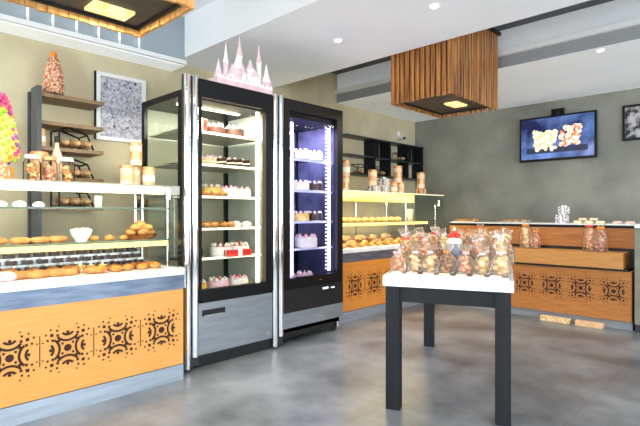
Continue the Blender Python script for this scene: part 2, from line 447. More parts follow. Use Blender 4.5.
# ---- slatted pendant boxes
def slat_lamp(label, x0, x1, y0, y1, zb, zt, m, lx, ly):
    cx, cy = (x0+x1)/2, (y0+y1)/2; w, l = (x1-x0)/2, (y1-y0)/2
    r = thing('slatted_ceiling_lamp', label, 'ceiling lamp', (cx, cy, zb))
    h = zt-zb; sw = .0245 if m is SLATO else .02
    def side(ax, s):
        mb = MB(); half = l if ax == 'x' else w; n = int(half*2/.052)
        for i in range(n):
            u = -half+.026+(2*half-.052)*i/(n-1); dz = random.uniform(-.004, .004); th = .012+random.uniform(0, .006)
            if ax == 'x': mb.box((s*w-th*s*.2, u-sw, dz), (s*w-th*s*1.6, u+sw, h))
            else: mb.box((u-sw, s*l-th*s*.2, dz), (u+sw, s*l-th*s*1.6, h))
        return mb.build('slat_panel', m, r)
    for s in (-1, 1): side('x', s); side('y', s)
    mb = MB()
    for s in (-1, 1):
        mb.box((s*w-.03*s, -l+.03, .03), (s*w-.045*s, l-.03, h-.01)); mb.box((-w+.03, s*l-.03*s, .03), (w-.03, s*l-.045*s, h-.01))
    mb.build('inner_liner', BLACKP, r)
    box((-w+.03, -l+.03, .045), (w-.03, l-.03, .06)).build('bottom_panel', LAMPB, r)
    mb = MB(); mb.box((-w-.02,-l-.02,h), (w+.02,l+.02,h+.03)); mb.build('top_frame', BLACK, r)
    ln = box((lx-.07-cx, ly-.11-cy, .028), (lx+.07-cx, ly+.11-cy, .045), .004).build('light_diffuser', LAMPL, r)
    mb = MB(); 
    for s in (-1, 1):
        for t in (-1, 1): mb.tube((s*w*.6, t*l*.6, h+.03), (s*w*.6, t*l*.6, 3.14-zb), .006)
    mb.build('hanging_rods', DARKG, r)
    ld = bpy.data.lights.new('lamp_glow', 'AREA'); ld.shape = 'RECTANGLE'; ld.size = .14; ld.size_y = .22; ld.energy = 14; ld.color = (1, .82, .55)
    lo = bpy.data.objects.new('lamp_glow', ld); COL.objects.link(lo); lo.location = (lx, ly, zb+.02)
slat_lamp('long wooden slatted ceiling lamp above the left display counter', -2.84, -2.22, .15, 1.36, 2.27, 2.86, SLATO, -2.66, 1.10)
slat_lamp('brown wooden slatted box lamp hanging above the white-topped table', -2.81, -2.14, 3.91, 4.88, 2.27, 3.04, SLAT, -2.42, 4.5)

# ================================================================== COUNTERS
def motif(mb, y0, z0, s, axis, plane):
    """cut-out rosette drawn as thin dark inlay; axis 'y' lies on a plane x=const, 'x' on a plane y=const"""
    def quad(pts):
        if axis == 'y': vs = [mb.bm.verts.new((plane, y0+u*s, z0+w*s)) for u, w in pts]
        else: vs = [mb.bm.verts.new((y0+u*s, plane, z0+w*s)) for u, w in pts]
        mb.bm.faces.new(vs)
    def arc(cx, cy, r, t, a0, a1, n=8):
        for i in range(n):
            p, q = a0+(a1-a0)*i/n, a0+(a1-a0)*(i+1)/n
            quad([(cx+(r-t)*cos(p), cy+(r-t)*sin(p)), (cx+(r+t)*cos(p), cy+(r+t)*sin(p)), (cx+(r+t)*cos(q), cy+(r+t)*sin(q)), (cx+(r-t)*cos(q), cy+(r-t)*sin(q))])
    def disc(cx, cy, r, n=8): quad([(cx+r*cos(2*pi*i/n), cy+r*sin(2*pi*i/n)) for i in range(n)])
    disc(0, 0, .12)
    for k in range(4):
        a = k*pi/2; ux, uy = cos(a), sin(a)
        arc(.62*ux, .62*uy, .38, .036, a+pi-.9, a+pi+.9)
        arc(.62*ux, .62*uy, .2, .036, a+pi-.9, a+pi+.9)
        disc(.5*ux, .5*uy, .05)
        b = a+pi/4; vx, vy = cos(b), sin(b)
        disc(.22*vx, .22*vy, .04)
        for (rr, off, q) in ((.37, 0, .06), (.52, .1, .055), (.52, -.1, .055), (.66, 0, .07), (.64, .19, .045), (.64, -.19, .045), (.8, .1, .04), (.8, -.1, .04), (.7, .32, .03), (.7, -.32, .03)):
            cx, cy = rr*vx-off*vy, rr*vy+off*vx
            quad([(cx+q*vx, cy+q*vy), (cx-q*vy, cy+q*vx), (cx-q*vx, cy-q*vy), (cx+q*vy, cy-q*vx)])
def display_counter(label, xf, y0, y1, depth, wood, ys, s, light, shelves=((1.228, .22), (1.0, .12)), up=0):
    """service counter with glass case; front faces +X"""
    r = thing('display_counter', label, 'display counter', (xf, y0, 0)); L = y1-y0; D = -depth
    box((D, 0, 0), (-.04, L, .115)).build('steel_plinth', STEEL, r)
    box((-.045, 0, .0), (-.0, L, .11)).build('kick_plate', STEEL, r)
    box((D, 0, .115), (-.002, L, .654)).build('wood_front', wood, r)
    for i, yy in enumerate(ys):
        mb = MB(); motif(mb, yy-y0, .385, s, 'y', .0012)
        mb.build('cutout_panel', CUT, r)
        if i: 
            box((-.002, (yy+ys[i-1])/2-y0-.002, .3), (.0008, (yy+ys[i-1])/2-y0+.002, .48)).build('panel_joint', CUT, r)
    box((D, 0, .654), (.0, L, .757)).build('steel_band', STEELB, r)
    box((D, 0, .757), (.015, L, .803), .004).build('stone_ledge', MARBLE, r)
    box((-.06, L, .66), (.017, L+.008, .81)).build('end_cap', CHROME, r)
    # glass shelves and their light strips
    for z, dd in ((a_, D+b_) for a_, b_ in shelves):
        sh = box((dd, .03, z), (-.16, L-.02, z+.008)).build('glass_shelf', GLASSG, r)
        box((-.168, .03, z-.002), (-.16, L-.02, z+.010)).build('shelf_edge', mat('glass_edge', '#5f7264', rough=.2), sh)
        if z < 1.1:
            box((-.155, .05, z-.036), (-.13, L-.05 if light == 1 else L-.3, z-.004)).build('light_strip', LEDY, sh)
        elif light == 1: box((-.155, .05, z-.006), (-.135, .75+.5, z-.001)).build('light_strip', LEDY, sh)
    box((D+.1, 0, 1.385+up), (-.05, L, 1.395+up), .002).build('canopy_glass', GLASSG, r)
    cn = box((-.14, 0, 1.335), (-.06, L-.12 if light == 1 else L-.75, 1.385+up)).build('canopy_light', LEDS if light == 1 else mat('far_canopy_light', '#f5cf6a', '#fdeaa8', scale=3, stretch=(1,.3,6), emit=.7), r)
    box((-.058, 0, 1.33), (-.052, L, 1.396+up)).build('canopy_rail', glassmat('frosted_rail', '#fffaf0', refl=.2, haze=.25) if light == 1 else GLASS, r)
    if light == 2: box((-.06, 0, 1.388+up), (-.048, L, 1.402+up)).build('canopy_edge', mat('pale_edge_glow', '#fbf3cf', rough=.4, emit=.4), r)  # strip glows by itself to draw the bright top line, no lamp there
    mb = MB()
    bmv = [mb.bm.verts.new(p) for p in ((-.012, 0, .803), (-.012, L, .803), (-.052, L, 1.36), (-.052, 0, 1.36))]
    mb.bm.faces.new(bmv); mb.build('front_glass', GLASS, r)
    pane([(-.012, L-.003, .803), (-.052, L-.003, 1.39+up), (D+.1, L-.003, 1.39+up), (D+.05, L-.003, .803)]).build('end_glass', GLASSG, r)
    mb = MB()
    for yy in (.02, L*.5, L-.03):
        mb.tube((D+.12, yy, .8), (D+.12, yy, 1.385), .012); mb.tube((-.175, yy, .803), (-.175, yy, 1.335), .006)
    mb.build('support_posts', CHROME, r)
    mb = MB(); 
    for yy in (L-.06,): 
        mb.tube((-.1, yy, 1.30), (-.1, yy, 1.38), .02)
    mb.build('glass_clamp', CHROME, r)
    return r
display_counter('long honey wood display counter with steel base and glass case', -3.13, -1.3, 1.82, .82, WOOD, [.07, .41, .735, 1.04, 1.345, 1.65], .19, 1)
display_counter('amber wood display counter with glass case right of the fridges', -3.47, 3.78, 6.2, .8, WOODF, [4.16, 4.51, 4.86, 5.21], .215, 2, ((1.085, .15),), .055)

# ---- wares on the left counter: deck
XF = -3.13
LC = 'on the left counter deck'
row('croissant', 5, (-3.30, .82, .803), (-3.30, 1.22, .803), 'golden croissant', 'at the front of left counter deck', 'croissant', rz=.4, sc=1.2, jr=.9, jp=.018)
row('dark_bun', 5, (-3.40, .68, .803), (-3.40, 1.14, .803), 'dark brown bread roll', 'second row on left counter deck', 'bread roll', sc=1.2, jr=.9, jp=.018)
row('pink_bun', 4, (-3.27, .55, .803), (-3.27, .75, .803), 'pink iced bun', 'at the front of left counter deck', 'bun', sc=1.2, jr=.9, jp=.018)
row('pink_bun', 3, (-3.36, .48, .803), (-3.36, .62, .803), 'pale iced bun', 'behind pink buns on left counter deck', 'bun', sc=1.2, jr=.9, jp=.018)
row('orange_tart', 5, (-3.27, 1.28, .803), (-3.27, 1.66, .803), 'small orange fruit tart', 'at the front of left counter deck', 'tart', sc=1.15, jp=.015)
row('dark_croissant', 3, (-3.37, 1.42, .803), (-3.37, 1.68, .803), 'dark croissant', 'behind tarts on left counter deck', 'croissant')
row('yellow_slice', 3, (-3.37, 1.2, .803), (-3.37, 1.34, .803), 'yellow cake slice', 'behind tarts on left counter deck', 'cake slice', rz=1.2, sc=.9)
# chocolates on a raised tier behind
o = thing('display_riser', 'white stepped riser carrying rows of chocolates in left counter', 'riser', (-3.47, .62, .803))
for k in range(3): box((-.07-.07*k-.07, 0, 0), (-.07*k-.0, 1.1, .02+.04*k)).build('step', TRAYM, o)
for k in range(3):
    row('choc_square', 12, (-3.51-.07*k, .67, .823+.04*k), (-3.51-.07*k, 1.67, .823+.04*k), 'dark chocolate square', ['on the lowest riser step', 'on the middle riser step', 'on the top riser step'][k]+' in left counter', 'chocolate', jr=.05, jp=.002, js=.03, sc=1.25)
# middle shelf
o = thing('white_bowl', 'white china bowl of dishes on the middle glass shelf', 'bowl', (-3.36, 1.2, 1.008))
MB().lathe([(.03,0),(.034,.006),(.06,.05),(.068,.085),(.064,.085),(.055,.05),(.028,.01)], seg=26).build('bowl_body', CHINA, o, smooth=True)
mb = MB()
for k in range(5): mb.ball((.035*cos(k*1.25), .035*sin(k*1.25), .08), (.02,.02,.014), 8, 6)
mb.build('meringues', CREAM, o, smooth=True)
put('basket', (-3.48, 1.66, 1.008), 'small brown basket holding rolls on the middle glass shelf', 'basket', sc=(1.25,1.25,.7))
for i, (dx, dy, dz) in enumerate(((0,-.065,.03),(.01,.065,.03),(-.06,0,.03),(.06,0,.03),(0,0,.04),(.03,.04,.065),(.02,-.04,.065),(0,0,.09))):
    put('bun', (-3.48+dx, 1.66+dy, 1.008+dz), 'golden bread roll heaped in basket on middle shelf', 'bread roll', 'rolls heaped in the basket', sc=1, rz=i)
row('croissant', 4, (-3.45, .75, 1.008), (-3.45, 1.08, 1.008), 'golden croissant', 'on the middle shelf left of bowl', 'croissant')
row('bun', 3, (-3.45, 1.32, 1.008), (-3.45, 1.52, 1.008), 'golden bread roll', 'on the middle shelf right of bowl', 'bread roll', sc=.8)
row('cream_bun', 3, (-3.38, .75, 1.236), (-3.38, .95, 1.236), 'white cream puff', 'on the upper glass shelf', 'cream puff', sc=.8)
row('cup', 1, (-3.40, 1.32, 1.236), (-3.40, 1.32, 1.236), 'small pale paper cup stack', 'on the upper glass shelf', 'cup', sc=.7)
# on the canopy
CT = 1.395
put('jar_mix', (-3.44, .93, CT), 'glass biscuit jar with white lid on left counter, leftmost', 'jar', 'biscuit jars on the left counter', sc=1.05)
put('jar_pink', (-3.44, 1.03, CT), 'glass biscuit jar with copper lid, beside the white-lidded jars', 'jar', 'biscuit jars on the left counter', sc=1.03)
put('jar_mix', (-3.42, 1.13, CT), 'glass biscuit jar with white lid on left counter, rightmost', 'jar', 'biscuit jars on the left counter', sc=1.02)
put('tin_tall', (-3.54, 1.0, CT), 'tall peach tin behind the biscuit jars', 'tin', sc=1.15)
o = thing('syrup_bottle', 'slim peach bottle with black cap behind the biscuit jars', 'bottle', (-3.58, 1.12, CT))
MB().lathe([(.03,0),(.032,.01),(.032,.2),(.014,.25),(.013,.29)], seg=18).build('bottle_body', PEACH, o, smooth=True)
MB().lathe([(.016,.285),(.016,.325),(.012,.33)], seg=14).build('cap', BLACKP, o)
put('tin_peach', (-3.46, 1.55, CT), 'peach biscuit tin on left counter, left of the stack', 'tin', 'tin stack on the left counter')
put('tin_kraft', (-3.46, 1.72, CT), 'kraft biscuit tin on left counter, right of the stack', 'tin', 'tin stack on the left counter', sc=.98)
put('tin_peach', (-3.53, 1.64, CT), 'peach biscuit tin at the back of the stack', 'tin', 'tin stack on the left counter', sc=1.0)
put('tin_tall', (-3.49, 1.635, CT+.158), 'peach tin topping the stack of tins on left counter', 'tin', 'tin stack on the left counter', sc=.95)
# ---- candy bouquet
o = thing('candy_tree', 'tall candy tree of green, yellow and pink sweets on left counter', 'sweets', (-3.50, .775, CT))
o.scale = (.82, .82, .88)
MB().lathe([(.07,0),(.08,.01),(.085,.1),(.078,.1)], seg=20).build('pot', ORANGE, o, smooth=True)
MB().lathe([(.02,.09),(.03,.13),(.11,.16),(.115,.25),(.07,.46),(.01,.6)], seg=16).build('cone_core', YEL, o, smooth=True)
cols = {'lime_sweets': (LIME, []), 'yellow_sweets': (YEL, []), 'magenta_sweets': (MAG, []), 'plum_sweets': (PURP, []), 'orange_sweets': (ORANGE, [])}
ks = list(cols)
for i in range(150):
    t = (i+.5)/150; z = .14+.48*t; rr = .12*(1-t)**.6+.012 if t > .12 else .09+.25*t; a = i*2.4
    band = 'lime_sweets' if cos(a+.75) > .5 and t < .8 else ('magenta_sweets' if t > .72 else random.choice(['yellow_sweets', 'yellow_sweets', 'orange_sweets', 'plum_sweets', 'magenta_sweets', 'lime_sweets']))
    cols[band][1].append((rr*cos(a), rr*sin(a), z))
for k, (m, pts) in cols.items():
    mb = MB()
    for p in pts: mb.ball(p, random.uniform(.013, .019), 7, 5)
    tag(mb.build(k, m, o, smooth=True), 'round '+k.replace('_', ' ')+' on the tree', kind='stuff')
put('bag_pink', (-3.36, .74, CT), 'pink wrapped sweet bag beside the candy tree', 'sweet bag', sc=1.1)

# ---- shelf unit on the left wall
o = thing('wall_shelf_unit', 'wall shelf unit with dark upright and brown boards behind left counter', 'shelves', (XW, 1.19, 0))
box((.17, -.02, .9), (.32, .015, 2.2)).build('upright', DKUP, o)
box((.001, -.0, .9), (.05, .03, 2.2)).build('back_strip', mat('navy_strip', '#2c3244', rough=.5), o)
for z in (2.125, 1.905, 1.70, 1.46, 1.22): box((.001, .015, z), (.3, .50, z+.03)).build('shelf_board', WOODS, o)
# bread tower, racks of loaves
o = thing('sweet_tower', 'cone-shaped tower of biscuits in pink wrap atop the wall shelves', 'sweets', (-4.33, 1.33, 2.155))
MB().lathe([(.09,0),(.095,.008),(.09,.014)], seg=20).build('base_plate', BLACKP, o)
MB().lathe([(.07,.014),(.075,.05),(.07,.18),(.05,.26),(.02,.33)], seg=16, wob=.06, k=4).build('biscuit_column', MIXP, o, smooth=True)
mb = MB()
for i in range(60):
    t = i/60; a = i*2.4; mb.ball(((.078-.045*t**2)*cos(a), (.078-.045*t**2)*sin(a), .03+.28*t), .012, 6, 5)
mb.build('biscuits', MIX, o, smooth=True)
MB().ball((0,0,.34), (.03,.03,.035), 8, 6, .004).build('bow', ORANGE, o)
def mk_rack():
    r = E('bread_rack'); mb = MB()
    for s in (-1, 1):
        mb.path([(s*.1, -.13, 0), (s*.1, -.13, .15), (s*.1, -.06, .17), (s*.1, .09, .12), (s*.1, .14, .0)], .008, 6)
    mb.tube((-.1,-.06,.17), (.1,-.06,.17), .007, seg=6); mb.tube((-.1,.09,.12), (.1,.09,.12), .007, seg=6)
    for k in range(5): mb.tube((-.1, -.13+.06*k, .012), (.1, -.13+.06*k, .012), .004, seg=6)
    mb.build('wire_frame', BLACK, r); return r
MAKE['rack'] = mk_rack
for z, nm in ((1.735, 'upper'), (1.49, 'middle'), (1.25, 'lower')):
    put('rack', (-4.36, 1.48, z), f'black wire bread rack on the {nm} board of wall shelves', 'bread rack', 'wire bread racks on the wall shelves')
    for k in range(3):
        put('loaf', (-4.34, 1.40+.08*k, z+.018), f'seeded bread loaf in the {nm} rack of wall shelves{ordw(k, 3)}', 'bread', 'loaves in the wall shelf racks', rz=pi/2+.1*k, sc=1.0)
for k in range(2):
    put('tin_kraft', (-4.3, 1.22, 1.49 if k else 1.735), f'kraft biscuit tin beside the {"middle" if k else "upper"} bread rack on wall shelves', 'tin', 'tins on the wall shelves', sc=.9)

# ---- framed picture
def speckle(name, a, b, sc, c3=None):
    return mat(name, a, b, rough=.5, scale=sc, detail=3, contrast=(.4,.6))
o = thing('framed_picture', 'white framed grey floral picture on the left wall', 'picture', (XW, 1.97, 2.18))
mb = MB()
w, h = .235, .31
for s in (-1, 1):
    mb.box((.002, s*w, -h), (.03, s*(w-.035), h)); mb.box((.002, -w+.0351, s*h), (.03, w-.0351, s*(h-.035)))
mb.build('frame', WHITE, o)
box((.002, -w, -h), (.012, w, h)).build('print', speckle('print_lilac', '#9c9bac', '#d4d3de', 45), o)
mb = MB(); random.seed(3)
for k in range(34):
    y, z = random.uniform(-.17, .18), random.uniform(-.2, .27)
    mb.ball((.0125, y, z), (.001, random.uniform(.005, .012), random.uniform(.005, .01)), 6, 4)
mb.build('dark_blossoms', mat('ink', '#3e3a4c', rough=.6), o)
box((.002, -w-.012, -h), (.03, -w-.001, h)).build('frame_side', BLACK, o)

# ================================================================== FRIDGES
def fridge(label, y0, y1, xf, xb, kind):
    r = thing('display_fridge', label, 'display fridge', (xf, y0, 0)); W = y1-y0; D = xb-xf; f1 = kind == 1
    zb, zg = (.52, 2.10) if f1 else (.50, 2.14)
    body = BLACK
    mb = MB()   # cabinet shell: plinth, top, rear posts
    mb.box((D, .0, .10), (-.05, W, zb)); mb.box((D, 0, 2.09), (-.05, W, 2.14))
    for yy in (.0, W-.03):
        mb.box((D, yy, zb), (D+.05, yy+.03, 2.09)); mb.box((-.1, yy, zb), (-.05, yy+.03, 2.09))
    mb.build('cabinet_frame', body, r)
    if f1:
        pane([(D+.012, .03, zb), (D+.012, W-.03, zb), (D+.012, W-.03, 2.09), (D+.012, .03, 2.09)]).build('back_glass', glassmat('back_glass_added_haze', '#fbfdfb', refl=.06, haze=.3, hazecol='#d5dccb'), r)  # milky haze added so the back pane catches light and looks brighter
    else:
        box((D+.01, .03, zb), (D+.02, W-.03, 2.09)).build('back_panel', mat('fridge2_back', '#34375a', '#9598b8', rough=.3, scale=5), r)
    for yy in ((.004, W-.012) if f1 else (.004, W-.012)):
        (pane([(D+.05, yy+.004, zb), (-.1, yy+.004, zb), (-.1, yy+.004, 2.09), (D+.05, yy+.004, 2.09)]) if f1 else box((D+.05, yy, zb), (-.1, yy+.008, 2.09))).build('side_panel', (GLASSG if yy < .1 else mat('fridge_inner_side', '#aeb3a8', '#c0c4ba', rough=.35, scale=4)) if f1 else mat('fridge2_side', '#33364e', '#5c5f7c', rough=.35, scale=5), r)  # right side of left fridge: pale opaque panel added to lighten the interior
    box((D+.02, .03, zb+.0), (-.06, W-.03, zb+.03)).build('inner_floor', mat('fridge_floor', '#c7cdd2', rough=.4), r)
    zs = (1.86, 1.60, 1.34, 1.08, .84) if f1 else (1.72, 1.42, 1.12, .86)
    for z in zs:
        sh = box((D+.06, .035, z-.012), (-.12, W-.035, z-.004)).build('shelf', GLASS if not f1 else GLASSG, r)
        box((-.12, .035, z-.02), (-.112, W-.035, z)).build('shelf_lip', mat('lit_edge', '#fff0d0', emit=1.1) if f1 else mat('lit_edge_cool', '#cfd4f0', emit=.25), sh)
        if f1: box((D+.06, .035, z-.016), (-.13, W-.035, z-.0125)).build('shelf_tray', mat('shelf_metal', '#b9b9ac', rough=.4, metal=.3), sh)
    mb = MB()
    if f1: mb.tube((D+.08, W*.42, zb), (D+.08, W*.42, 2.09), .012)
    else: mb.tube((D+.05, W*.5, zb), (D+.05, W*.5, 2.09), .01)
    mb.build('shelf_upright', mat('pale_upright', '#c9cdc8', rough=.4), r)
    # door
    gl, gr = (.15, W-.07) if f1 else (.2, W-.08)
    dr = box((-.05, .125, zb), (-.0, gl, 2.24), 0)
    dr.box((-.05, gr, zb), (0, W-.0, 2.24)); dr.box((-.05, gl, zg), (0, gr, 2.24)); dr.box((-.05, gl, zb-.02), (0, gr, zb+.08 if f1 else zb+.1))
    d = dr.build('door', BLACK, r)
    pane([(-.028, gl, zb+.08), (-.028, gr, zb+.08), (-.028, gr, zg), (-.028, gl, zg)]).build('door_glass', DOORG if f1 else DOORV, d)
    for k in range(2):
        MB().tube((.0, (.022, .088)[k], (.02, .1)[k]), (.0, (.022, .088)[k], 2.25), .026, seg=18).build('chrome_post', CHROME, r)
    box((-.045, .0, .02), (-.02, .13, 2.25)).build('post_backing', DARKG, r)
    if f1:
        pn = box((-.05, .118, .10), (.002, W, .50), .004).build('steel_panel', STEELH, r)
        mb = MB(); mb.box((.002, .15, .40), (.008, .36, .445)); mb.build('black_grip', BLACKP, pn)
        box((.002, .17, .398), (.01, .34, .404)).build('grip_trim', CHROME, pn)
        box((-.06, .13, .0), (-.03, W, .1)).build('toe_kick', BLACKP, r)
        box((.0, W-.07, .115), (.006, W-.03, .165)).build('badge_plate', CHROME, pn)
    else:
        box((-.05, .12, .29), (.002, W, .50)).build('black_panel', BLACKP, r)
        pn = box((-.05, .12, .15), (.004, W, .29), .004).build('steel_panel', STEELH, r)
        for k in range(2): box((.004, .2+.36*k, .2), (.008, .3+.36*k, .212)).build('vent_slot', CHROME, pn)
        mb = MB(); mb.box((.002, W-.3, .455), (.006, W-.22, .475)); mb.box((.002, W-.18, .455), (.006, W-.13, .468)); mb.build('control_display', mat('display', '#cfe0f0', emit=.8), r)
        box((-.10, .13, .05), (-.05, W, .15)).build('toe_kick', BLACKP, r)
        for (xx, yy) in ((-.08, W-.06), (-.08, .1), (D+.08, W-.06), (D+.08, .1)):
            MB().tube((xx, yy-.015, .035), (xx, yy+.015, .035), .035, seg=14).build('caster', DARKG, r)
        MB().tube((-.03, W-.05, .05), (-.03, W-.05, .1), .016).build('bolt', CHROME, r)
    box((D, 0, 0), (-.1, W, .1) if f1 else (-.1, W, .001+.1)).build('base_skirt', BLACKP, r) if f1 else None
    # led strips
    if f1:
        box((-.075, W-.125, .6), (-.062, W-.09, 2.08)).build('led_strip', LEDW, r)
        box((-.3, .1, 2.075), (-.28, W-.15, 2.088)).build('ceiling_light', LEDW, r)
    else:
        for yy, w_ in ((.275, .022), (W-.15, .028)):
            box((-.075, yy, .62), (-.062, yy+w_, 2.05)).build('led_strip', LEDV, r)
        mb = MB()
        for k in range(40):
            for yy in (.225, W-.19): mb.box((-.06, yy-.006, .64+.036*k), (-.056, yy+.006, .652+.036*k))
        mb.build('led_dots', LEDV, r)
        box((D+.02, .1, 2.07), (D+.06, W-.1, 2.085)).build('ceiling_light', LEDV, r)
    return r
F1Y, F1E, F2Y, F2E = 1.90, 2.76, 2.77, 3.70
fridge('tall glass display fridge with chrome posts, left one with warm light', F1Y, F1E, -3.25, -3.95, 1)
fridge('tall black display fridge with violet light strips, right one', F2Y, F2E, -3.25, -3.95, 2)
FX = -3.50
put('box_red', (FX+.06, 2.12, 1.86), 'red gift box on the top shelf of left fridge', 'gift box', rz=.1, sc=1.15)
L = 'left fridge'
row('choc_cake', 2, (FX, 2.34, 1.86), (FX, 2.54, 1.86), 'round chocolate cake', 'on top shelf of left fridge', 'cake', sc=1.1)
row('pink_slice', 3, (FX+.1, 2.08, 1.60), (FX+.1, 2.24, 1.60), 'pink cake slice', 'on second shelf of left fridge', 'cake slice', rz=1.57, jr=.1, sc=1.15)
row('choc_slice', 4, (FX+.1, 2.34, 1.60), (FX+.1, 2.58, 1.60), 'chocolate cake slice', 'on second shelf of left fridge', 'cake slice', rz=1.57, jr=.1, sc=1.15)
row('cream_cake', 3, (FX-.08, 2.12, 1.60), (FX-.08, 2.54, 1.60), 'white cream cake', 'at back of second shelf, left fridge', 'cake', sc=1.1)
row('orange_tart', 4, (FX+.13, 2.07, 1.34), (FX+.13, 2.33, 1.34), 'orange fruit tart', 'on third shelf of left fridge', 'tart', sc=1.15)
row('orange_cake', 2, (FX-.03, 2.12, 1.34), (FX-.03, 2.31, 1.34), 'orange topped cake', 'behind tarts in left fridge', 'cake', sc=1.1)
row('cream_cake', 2, (FX+.05, 2.44, 1.34), (FX+.05, 2.59, 1.34), 'white cream cake', 'on third shelf of left fridge', 'cake', sc=1.0)
row('croissant', 5, (FX+.13, 2.07, 1.08), (FX+.13, 2.39, 1.08), 'golden croissant', 'on fourth shelf of left fridge', 'croissant', rz=1, sc=1.15)
row('bun', 4, (FX+.03, 2.08, 1.08), (FX+.03, 2.36, 1.08), 'golden bun', 'behind croissants in left fridge', 'bun', sc=1.2)
row('cream_bun', 2, (FX+.1, 2.48, 1.08), (FX+.1, 2.59, 1.08), 'white cream puff', 'on fourth shelf of left fridge', 'cream puff', sc=1.15)
row('fruit_cake', 2, (FX+.08, 2.34, .84), (FX+.08, 2.53, .84), 'red topped cake', 'on fifth shelf of left fridge', 'cake', sc=1.2, js=0)
put('choc_cake', (FX, 2.13, .84), 'chocolate cake on the left of fifth shelf in left fridge', 'cake')
box_ = put('box_red', (FX+.2, 2.43, .84), 'long flat red box before the red topped cakes in left fridge', 'box', sc=(.5,2.7,.62))
row('red_tart', 4, (FX+.17, 2.07, .55), (FX+.17, 2.31, .55), 'red fruit tart', 'on the floor of left fridge', 'tart', sc=1.2)
row('yellow_tart', 3, (FX+.17, 2.40, .55), (FX+.17, 2.59, .55), 'yellow fruit tart', 'on the floor of left fridge', 'tart', sc=1.2)
put('orange_cake', (FX+.04, 2.13, .55), 'orange topped cake at the bottom left of left fridge', 'cake', sc=1.15)
put('pink_cake', (FX+.04, 2.34, .55), 'pink cake at the bottom middle of left fridge', 'cake', sc=1.2)
put('cream_cake', (FX+.04, 2.55, .55), 'white cream cake at the bottom right of left fridge', 'cake', sc=1.15)
for i, (k, y, z, lb) in enumerate((('choc_cake', 3.06, 1.72, 'chocolate cake on top shelf of right fridge, left'), ('cream_cake', 3.25, 1.72, 'white cake on top shelf of right fridge, middle'), ('fruit_cake', 3.44, 1.72, 'red topped cake on top shelf of right fridge'),
        ('cream_cake', 3.06, 1.42, 'white cake on second shelf of right fridge, left'), ('fruit_cake', 3.25, 1.42, 'red topped cake on second shelf of right fridge'), ('choc_cake', 3.44, 1.42, 'chocolate cake on second shelf of right fridge, right'),
        ('pink_cake', 3.06, 1.12, 'pink cake on third shelf of right fridge, left'), ('orange_cake', 3.25, 1.12, 'orange topped cake on third shelf of right fridge'), ('choc_cake', 3.44, 1.12, 'chocolate cake on third shelf of right fridge'),
        ('cream_cake', 3.32, .86, 'large white cake on lowest shelf of right fridge'), ('pink_cake', 3.07, .53, 'pink cake at the bottom left of right fridge'), ('plum', 0, 0, ''), ('pink_cake', 3.3, .53, 'pink cake at the bottom right of right fridge'))):
    if lb: put(k, (FX+.1, y, z), lb, 'cake', 'cakes in the right fridge', sc=1.5 if 'large' in lb else 1.12)
row('plum_tart', 5, (FX+.2, 3.02, .53), (FX+.2, 3.5, .53), 'plum tart', 'on the floor of right fridge', 'tart', sc=1.1)

# ---- toy castle on the fridge (plain generic towers)
CPINK = mat('pale_pink_card', '#f3c9d2', '#fadfe4', rough=.6, scale=12); CWH = mat('white_card', '#faf6f6', rough=.6)
o = thing('toy_castle', 'pink and white toy castle standing on top of the left fridge', 'toy castle', (-3.38, 2.52, 2.141))
o.scale = (.6, .88, .94)
box((-.12, -.33, 0), (.12, .33, .18), .004).build('castle_wall', CPINK, o)
mb = MB(); mb.box((.098, -.33, .17), (.122, .33, .185))
for k in range(13): mb.box((.1, -.33+.053*k, .18), (.12, -.31+.053*k, .205))
mb.build('battlement', CWH, o)
box((.12, -.05, 0), (.125, .05, .1)).build('gateway', BLUEG, o)
for (x, y, rr, hh, sp, m) in ((.06,-.29,.036,.2,.15,CWH), (0,-.18,.026,.34,.18,CPINK), (.05,-.07,.05,.3,.14,CPINK), (-.02,-.01,.03,.44,.18,CWH), (.02,.1,.04,.33,.1,CWH), (.05,.14,.05,.26,.08,CWH), (-.04,.04,.05,.28,.1,CWH), (0,.22,.028,.42,.17,CWH), (.05,.29,.045,.24,.18,CPINK), (.04,-.13,.04,.24,.1,CWH)):
    t = MB().lathe([(rr*1.05,0),(rr,.02),(rr,hh-.02),(rr*1.2,hh-.01),(rr*1.2,hh)], (x,y,0), 14).build('tower', m, o)
    MB().lathe([(rr*1.25,hh),(rr*.7,hh+sp*.35),(.002,hh+sp)], (x,y,0), 14).build('spire', CWH if m is CPINK else CPINK, t)

# ================================================================== FAR COUNTER WARES
CF = 1.45; fx = -3.75
for (k, y, dx, z, lb) in (('tin_peach', 4.2, 0, 0, 'peach tin nearest the fridge on far glass case'), ('tin_tall', 4.36, -.04, 0, 'tall peach tin near the fridge on far glass case'),
        ('tin_kraft', 4.36, -.04, .182, 'kraft tin on top of the tall tin near the fridge'),
        ('box_spot', 4.86, 0, 0, 'spotted gift box left on far glass case'), ('tin_peach', 4.84, 0, .1, 'peach tin on top of the left spotted gift box'),
        ('box_spot', 5.06, 0, 0, 'spotted gift box right on far glass case'), ('box_spot', 5.08, 0, .1, 'spotted gift box stacked on the right spotted box'),
        ('tin_kraft', 5.3, 0, 0, 'kraft tin in the middle of far glass case'), ('tin_peach', 5.46, 0, 0, 'peach tin in the middle of far glass case'), ('tin_tall', 5.42, -.02, .158, 'tall peach tin stacked on middle tins of far glass case'),
        ('box_kraft', 5.96, 0, 0, 'kraft gift box at the right end of far glass case'), ('tin_tall', 5.96, 0, .1, 'tall peach tin on the kraft gift box')):
    put(k, (fx+dx, y, CF+z+.001), lb, 'gift box' if 'box' in k else 'tin', 'gifts on the far glass case', sc=(1.25 if 'tin' in k else 1.05) if z else 1.05, rz=pi/2 if 'box' in k else 0)
row('bun', 10, (-3.70, 4.08, 1.093), (-3.70, 5.3, 1.093), 'golden bun', 'on glass shelf of far case', 'bun', sc=1.2)
